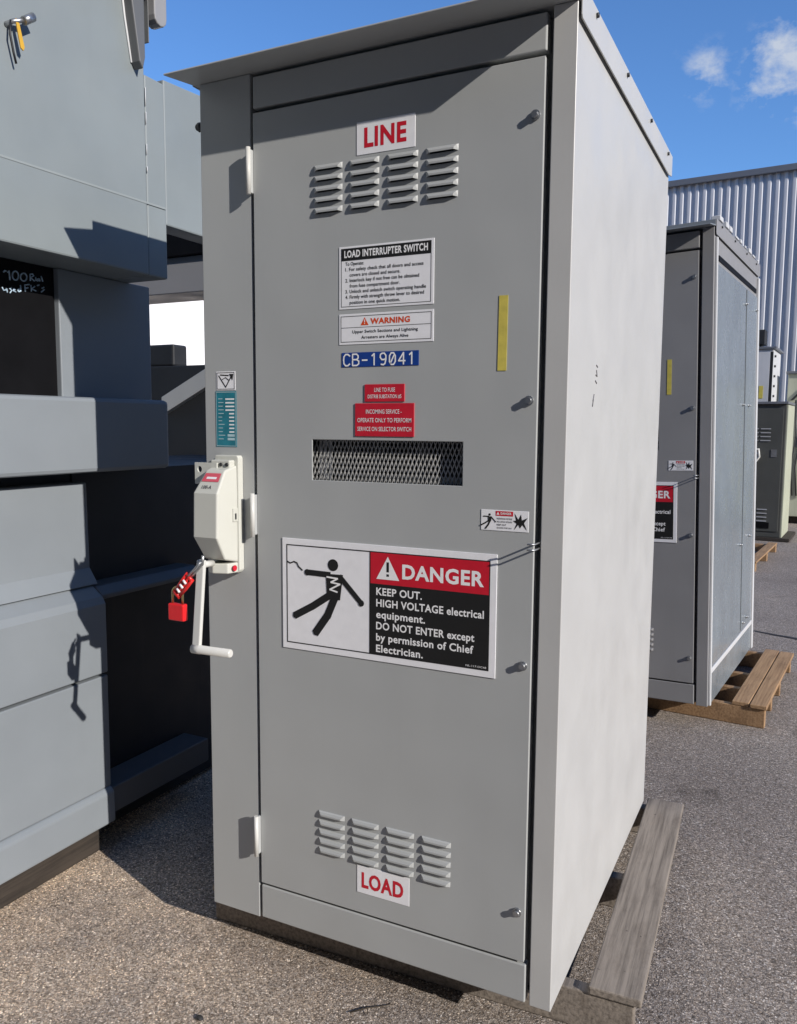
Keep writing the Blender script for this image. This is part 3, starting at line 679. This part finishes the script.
# operating mechanism box
def operating_box():
    b = MB()
    b.prism([(.050, 1.438+o_), (.122, 1.438+o_), (.126, 1.431+o_), (.126, 1.128+o_), (.120, 1.120+o_), (.046, 1.120+o_), (.046, 1.434+o_)], 'y', -.022, -.0005)
    base = b.build('operating_mechanism_plate', 'hbox', root, .004)
    b = MB()   # tapered casting with a sloping head and foot
    sec = [(1.400, -.070, .058, .120), (1.340, -.104, .040, .120), (1.224, -.108, .040, .120), (1.162, -.074, .050, .120)]
    fr = [[b.bm.verts.new((xa, y, z+o_)), b.bm.verts.new((xb, y, z+o_))] for z, y, xa, xb in sec]
    bk = [[b.bm.verts.new((xa-.002, -.0225, z+o_)), b.bm.verts.new((xb+.002, -.0225, z+o_))] for z, y, xa, xb in ((1.412, 0, .056, .121), (1.340, 0, .042, .122), (1.224, 0, .042, .122), (1.150, 0, .050, .121))]
    for i in range(3):
        b.face([fr[i][0], fr[i+1][0], fr[i+1][1], fr[i][1]]); b.face([fr[i][1], fr[i+1][1], bk[i+1][1], bk[i][1]]); b.face([fr[i][0], bk[i][0], bk[i+1][0], fr[i+1][0]])
        b.face([bk[i][0], bk[i][1], bk[i+1][1], bk[i+1][0]])
    b.face([fr[0][0], fr[0][1], bk[0][1], bk[0][0]]); b.face([fr[3][0], bk[3][0], bk[3][1], fr[3][1]])
    bmesh.ops.recalc_face_normals(b.bm, faces=b.bm.faces)
    box = b.build('operating_mechanism_box', 'hbox', root, .005, 3)
    # locking tab with a hole
    b = MB(); cx, cz = .020, 1.4+o_; R = [(.0035, 1.360+o_), (.078, 1.360+o_), (.078, 1.418+o_), (.012, 1.418+o_), (.0035, 1.409+o_)]
    n = 16; hole = [(cx+.0075*math.cos(2*math.pi*k/n), cz+.0085*math.sin(2*math.pi*k/n)) for k in range(n)]
    def outer(a):
        d = (math.cos(a), math.sin(a)); t = 9
        for lim, c, dd in ((.078, cx, d[0]), (.0035, cx, d[0]), (1.418+o_, cz, d[1]), (1.360+o_, cz, d[1])):
            if abs(dd) > 1e-6 and (lim-c)/dd > 0: t = min(t, (lim-c)/dd)
        return (cx+d[0]*t, cz+d[1]*t)
    angs = sorted([2*math.pi*k/n for k in range(n)] + [math.atan2(p[1]-cz, p[0]-cx) % (2*math.pi) for p in ((.078, 1.418+o_), (.0035, 1.418+o_), (.0035, 1.360+o_), (.078, 1.360+o_))])
    inn = [(cx+.0075*math.cos(a), cz+.0085*math.sin(a)) for a in angs]; ou = [outer(a) for a in angs]; m = len(angs)
    vf = [[b.bm.verts.new((p[0], yy, p[1])) for p in ring] for yy in (-.052, -.047) for ring in (inn, ou)]
    for k in range(m):
        j = (k+1) % m
        b.face([vf[0][k], vf[1][k], vf[1][j], vf[0][j]]); b.face([vf[2][k], vf[2][j], vf[3][j], vf[3][k]])
        b.face([vf[0][k], vf[0][j], vf[2][j], vf[2][k]]); b.face([vf[1][k], vf[3][k], vf[3][j], vf[1][j]])
    bmesh.ops.recalc_face_normals(b.bm, faces=b.bm.faces)
    b.build('locking_tab', 'hbox', root, .0008, 1)
    # head block with two screws, foot flange
    hb = MB(); hb.box(.052, .116, -.046, -.0225, 1.400+o_, 1.426+o_); hb = hb.build('screw_block', 'hbox', root, .004)
    for x in (.088, .108):
        b = MB(); b.tube([(x, -.046, 1.414+o_), (x, -.0495, 1.414+o_)], .005, 10); b.build('screw', 'darksteel', hb)
    b = MB(); b.prism([(.044, -.0225), (.122, -.0225), (.114, -.058), (.074, -.072), (.050, -.060)], 'z', 1.122+o_, 1.1495+o_); ft = b.build('foot_flange', 'hbox', root, .003)
    b = MB(); b.mat('redplate'); b.tube([(.1215, -.040, 1.136+o_), (.1255, -.040, 1.136+o_)], .008, 10); b.build('indicator', None, ft)
    # keyhole cover on the side
    b = MB(); b.box(.1225, .1265, -.046, -.026, 1.262+o_, 1.298+o_); kc = b.build('latch_cover', 'hbox', box, .001)
    b = MB(); b.box(.1268, .1275, -.040, -.034, 1.268+o_, 1.284+o_); b.build('latch_slot', 'darksteel', kc)
    # labels on the sloping head
    def slope(u, v, lift):   # u across, v up the slope
        x = (.040+.018*v)+(.080-.018*v)*u; y = -.104+.034*v; z = 1.340+.060*v
        nn = Vector((0, -.060, .034)).normalized() * -1
        nn = Vector((0, -.87, .49))
        return (x, y+nn.y*lift, z+o_+nn.z*lift)
    b = MB()
    b.mat('pink'); b.poly([slope(.10, .50, .0012), slope(.88, .50, .0012), slope(.88, .86, .0012), slope(.10, .86, .0012)])
    b.mat('white'); b.poly([slope(.26, .61, .0016), slope(.74, .61, .0016), slope(.74, .70, .0016), slope(.26, .70, .0016)])
    b.mat('grayink')
    V, Fc = glyphs('100-A', .02); ax, bx = min(v.x for v in V), max(v.x for v in V)
    vs = [b.bm.verts.new(slope(.25+(v.x-ax)/(bx-ax)*.42, .20+v.y*.2, .0012)) for v in V]
    for f in Fc: b.face([vs[i] for i in f])
    b.build('box_label', None, box)
    # crank: flat bar hanging from the pivot and a round grip
    b = MB(); b.tube([(.073, -.070, 1.150+o_), (.072, -.118, 1.152+o_)], .009, 12); hub = b
    crank = hub.build('crank_handle', 'handle', root)
    b = MB(); cs = [(.072, -.113, 1.165), (.074, -.142, .925)]
    for (xa, ya, za), (xb, yb, zb_) in zip(cs, cs[1:]):
        w, h = .0125, .006
        lo = [b.bm.verts.new(p) for p in ((xa-w, ya-h, za+o_), (xa+w, ya-h, za+o_), (xa+w, ya+h, za+o_), (xa-w, ya+h, za+o_))]
        hi = [b.bm.verts.new(p) for p in ((xb-w, yb-h, zb_+o_), (xb+w, yb-h, zb_+o_), (xb+w, yb+h, zb_+o_), (xb-w, yb+h, zb_+o_))]
        b.face(lo); b.face(hi[::-1])
        for i in range(4): b.face([lo[i], hi[i], hi[(i+1) % 4], lo[(i+1) % 4]])
    bmesh.ops.recalc_face_normals(b.bm, faces=b.bm.faces)
    b.build('crank_bar', 'handle', crank, .003)
    b = MB(); b.tube([(.062, -.142, .932+o_), (.088, -.142, .932+o_), (.090, -.142, .932+o_), (.184, -.142, .934+o_), (.187, -.142, .934+o_)], [.0125, .0125, .0115, .0115, .008], 14); b.build('crank_grip', 'handle', crank)
operating_box()
# scribbles on the sunlit side wall
for pts in ([(.262, 1.672), (.275, 1.668)], [(.264, 1.66), (.272, 1.645), (.258, 1.648)], [(.255, 1.634), (.270, 1.628)], [(.240, 1.588), (.232, 1.57)], [(.236, 1.583), (.247, 1.60)]):
    b = MB(); b.tube([(1.0073, p[0], p[1]+o_) for p in pts], .0018, 5); b.build('marker_scribble', 'grayink', root)

# lockout hasp and padlock on the crank
def hasp():
    t = thing('lockout_hasp', 'red coated lockout hasp clipped to the crank handle above the padlock', 'lockout hasp', (.075, -.125, 1.157))
    b = MB(); b.tube([(.012, 0, .022), (.006, .004, -.002), (-.012, 0, -.022), (-.034, 0, -.042)], .0042, 8); b.tube([(.010, -.008, .006), (-.008, -.010, -.014), (-.032, -.006, -.034)], .0035, 8); b.build('steel_jaw', 'steel', t)
    b = MB()
    for off in (-.011, .001, .012):
        b.tube([(-.030+off*.7, -.003, -.036-off*.7), (-.055+off*.8, -.003, -.064-off*.6), (-.076+off*.6, -.003, -.088-off*.5)], .0048, 8)
    b.tube([(-.040, -.003, -.032), (-.024, -.003, -.048)], .0055, 8); b.tube([(-.086, -.003, -.080), (-.066, -.003, -.096)], .006, 8)
    b.build('coated_body', 'hasp', t)
    b = MB()
    for k in range(3): b.tube([(-.049-k*.011, -.0085, -.047-k*.0125), (-.040-k*.011, -.0085, -.056-k*.0125)], .0032, 8)
    b.build('lock_hole', 'white', t)
hasp()
def padlock():
    t = thing('padlock', 'small red safety padlock with brass shackle hanging from the hasp', 'padlock', (-.0015, -.125, 0.997))
    MB().box(-.0265, .0265, -.010, .010, .0, .046).build('body', 'padred', t, .004, 3)
    b = MB(); pts = [(-.017, 0, .046), (-.017, 0, .074)] + [(-.017*math.cos(a), 0, .074+.017*math.sin(a)) for a in [i*math.pi/8 for i in range(1, 8)]] + [(.017, 0, .074), (.017, 0, .046)]
    b.tube(pts, .0034, 8); b.build('shackle', 'brass', t)
padlock()

# ------------------------------------------------------------------ second cabinet, leaning a little on its pallet
sc2 = 1.027
th, ln = math.radians(-5.294), math.radians(-1.70)
rot2 = Matrix.Rotation(th, 3, 'Z') @ Matrix.Rotation(ln, 3, 'Y')
base2 = Vector((1.1055, 2.4555, .13)) - rot2 @ Vector((1.007*sc2, 0, 0))
root2, door2, side2 = cabinet('switchgear_cabinet', 'second grey switchgear cabinet behind, leaning slightly, with dull blue grey side doors', base2, rot2.to_euler(), sc2, 1.305, False)
def side_doors(rt_):
    D = 1.305; x = 1.0075
    for y0, y1 in ((.07, .86), (.90, 1.245)):
        MB().box(x, x+.006, y0, y1, .185, 2.12).build('side_door', 'galv', rt_, .003)
    MB().box(x, x+.012, D-.045, D-.003, .0, 2.235).build('rear_post', 'offwhite', rt_, .003)
    MB().box(x, x+.010, .04, 1.25, .155, .180).build('bottom_rail', 'offwhite', rt_, .003)
    MB().box(x, x+.004, .04, 1.25, .0, .152).build('side_sill', 'galv', rt_, .002)
    MB().box(x, x+.0115, .02, .038, .0, 2.235).build('edge_trim', 'offwhite', rt_, .003)
    MB().box(x, x+.004, .10, 1.22, 2.14, 2.165).build('vent_slot', 'window', rt_)
    for y, z in ((.80, 1.48), (.99, 1.48), (.80, .70), (1.10, .72), (1.05, .24), (.93, .23), (.84, 2.03), (1.2, 2.04)):
        b = MB(); b.tube([(x+.006, y, z), (x+.011, y, z)], .010, 10); b.tube([(x+.011, y, z), (x+.020, y, z)], .006, 8); b.build('side_bolt', 'steel', rt_)
    r = random.Random(5)
    for i in range(9):
        y = .06+i*.14+r.uniform(-.02, .02); b = MB()
        b.box(x-.03, x+.013, y, y+r.uniform(.03, .09), 2.3185, 2.328+r.uniform(0, .018)); b.build('roof_clip', 'offwhite', rt_, .003)
side_doors(root2)
p2 = Vector((1.1055, 2.4555, 0))
pallet('pallet', 'fresh brown wooden pallet under the second leaning cabinet', 'wood_new', (base2.x, base2.y+.20, 0), th, -.05, 1.30, 1.17,
       [(-.05, .12), (.15, .11), (.36, .11), (.57, .11), (.78, .11), (1.135, .082), (1.222, .080)], [(.002, .042), (.30, .04), (.60, .04), (1.12, .042)], .122)

# ------------------------------------------------------------------ far things at the right
pallet('pallet', 'broken brown pallet boards lying on the asphalt behind the second cabinet', 'wood_new', (.55, 7.6, 0), math.radians(-5), -.1, .52, 1.7, [(-.1, .1), (.15, .1), (.42, .1)], [(.0, .09), (.8, .09), (1.6, .09)], .11)
def dark_cabinet():
    t = thing('dark_cabinet', 'dark olive cabinet with louvers and white handle behind the second grey cabinet', 'electrical cabinet', (.30, 10.30, .05), (0, 0, math.radians(-4)))
    Wd = .92
    MB().box(0, Wd, .0, .9, 0, 1.78).build('body', 'darkgreen', t, .006)
    MB().box(.03, Wd-.03, -.012, -.001, .08, 1.72).build('door', 'darkgreen', t, .004)
    MB().box(-.02, Wd+.02, -.03, .93, 1.781, 1.815).build('roof', 'trim', t, .004)
    MB().box(Wd+.001, Wd+.02, .02, .88, .0, 1.77).build('side_panel', 'cream', t, .003)
    MB().box(-.02, Wd+.12, -.04, .9, -.045, -.001).build('timber_skid', 'wood_dark', t, .004)
    for zz in (1.46, .38):
        for i in range(4):
            for x in (.47, .62):
                b = MB(); b.prism([(-.012, zz-i*.052), (-.018, zz-.004-i*.052), (-.022, zz-.013-i*.052), (-.012, zz-.013-i*.052)], 'x', x, x+.125); b.build('louver', 'grey2', t)
    b = MB(); b.tube([(.53, -.012, 1.16), (.53, -.06, 1.17), (.61, -.06, 1.18), (.62, -.05, 1.08), (.56, -.05, .99), (.51, -.06, .92)], .017, 8); b.tube([(.60, -.012, 1.12), (.60, -.06, 1.13)], .014, 8); b.build('handle', 'handle', t)
    MB().box(.76, .83, -.018, -.0125, 1.08, 1.18).build('nameplate', 'steel', t)
    MB().box(.45, .78, -.02, -.0125, .12, .20).build('vent', 'window', t)
dark_cabinet()
def white_cabinet():
    t = thing('white_cabinet', 'tall off white cabinet with yellow mark standing behind the dark olive cabinet', 'electrical cabinet', (.30, 12.0, 0), (0, 0, math.radians(-4)))
    MB().box(0, .66, 0, 1.0, .1, 2.70).build('body', 'offwhite', t, .006)
    MB().box(.02, .615, -.012, -.001, .2, 2.66).build('door', 'offwhite', t, .004)
    MB().box(.620, .66, -.012, -.001, .2, 2.66).build('door_frame', 'darksteel', t, .002)
    MB().box(-.02, .70, -.03, 1.02, 2.701, 2.735).build('roof', 'trim', t, .004)
    MB().box(.05, .6, .1, .9, .0, .099).build('plinth', 'wood_dark', t)
    MB().box(.48, .54, -.016, -.0125, 1.96, 2.15).build('yellow_mark', 'yellow', t)
    b = MB(); b.box(.40, .52, .05, .35, 2.78, 3.0); b.box(.44, .48, .1, .3, 2.736, 2.779); b.build('vent_hood', 'tankdark', t, .006)
    for z in (2.6, 2.45, 2.3, 2.15, 2.0):
        b = MB(); b.tube([(.66, .14, z), (.685, .14, z)], .018, 6); b.build('bolt', 'darksteel', t)
white_cabinet()
def cream_enclosure():
    t = thing('cream_enclosure', 'pale cream green enclosure with diagonal dark braces at the far right edge', 'electrical enclosure', (1.16, 12.6, 0), (0, 0, math.radians(-4)))
    MB().box(0, 2.6, 0, 2.0, .12, 2.36).build('body', 'cream', t, .008)
    MB().box(-.03, 2.63, -.04, 2.03, 2.361, 2.40).build('roof', 'trim', t, .004)
    b = MB()
    for dx in (0, .16): b.prism([(.05+dx, 1.95), (.09+dx, 1.95), (.42+dx, 2.30), (.38+dx, 2.30)], 'y', -.03, -.002)
    b.build('brace', 'darksteel', t)
    MB().box(.05, 2.5, .1, 1.9, .0, .119).build('timber_skid', 'wood_dark', t)
    for i, (x, z, m_) in enumerate(((.17, 1.62, 'white'), (.20, 1.35, 'white'), (.24, 1.80, 'amber'), (.14, 1.22, 'steel'), (.22, 1.05, 'white'))):
        MB().box(x, x+.07, -.02, -.002, z, z+.16).build('tag_plate', m_, t)
    for x in (.13, .19, .27):
        b = MB(); b.tube([(x, -.03, 1.95), (x+.03, -.04, 1.4), (x-.02, -.03, .9), (x+.02, -.03, .45)], .012, 6); b.build('cable', 'darksteel', t)
cream_enclosure()

# small debris on the asphalt
b = MB(); b.tube([(.50, -.075, .006), (.535, -.045, .010), (.56, -.02, .006), (.585, .005, .005)], [.0018, .0018, .0015, .001], 6); b.tube([(.535, -.045, .010), (.545, -.060, .006)], .0012, 5)
tag(b.build('twig', 'twig'), 'small dark twig lying on the asphalt in front of the near cabinet', 'twig')
b = MB(); bmesh.ops.create_icosphere(b.bm, subdivisions=2, radius=.008)
for v in b.bm.verts: v.co = Vector((v.co.x*1.4, v.co.y, v.co.z*.6))*(1+random.uniform(-.15, .15)) + Vector((.167, -.266, .006))
tag(b.build('stone', 'shadow_stone'), 'small black stone on the asphalt at the bottom left of the yard', 'stone')
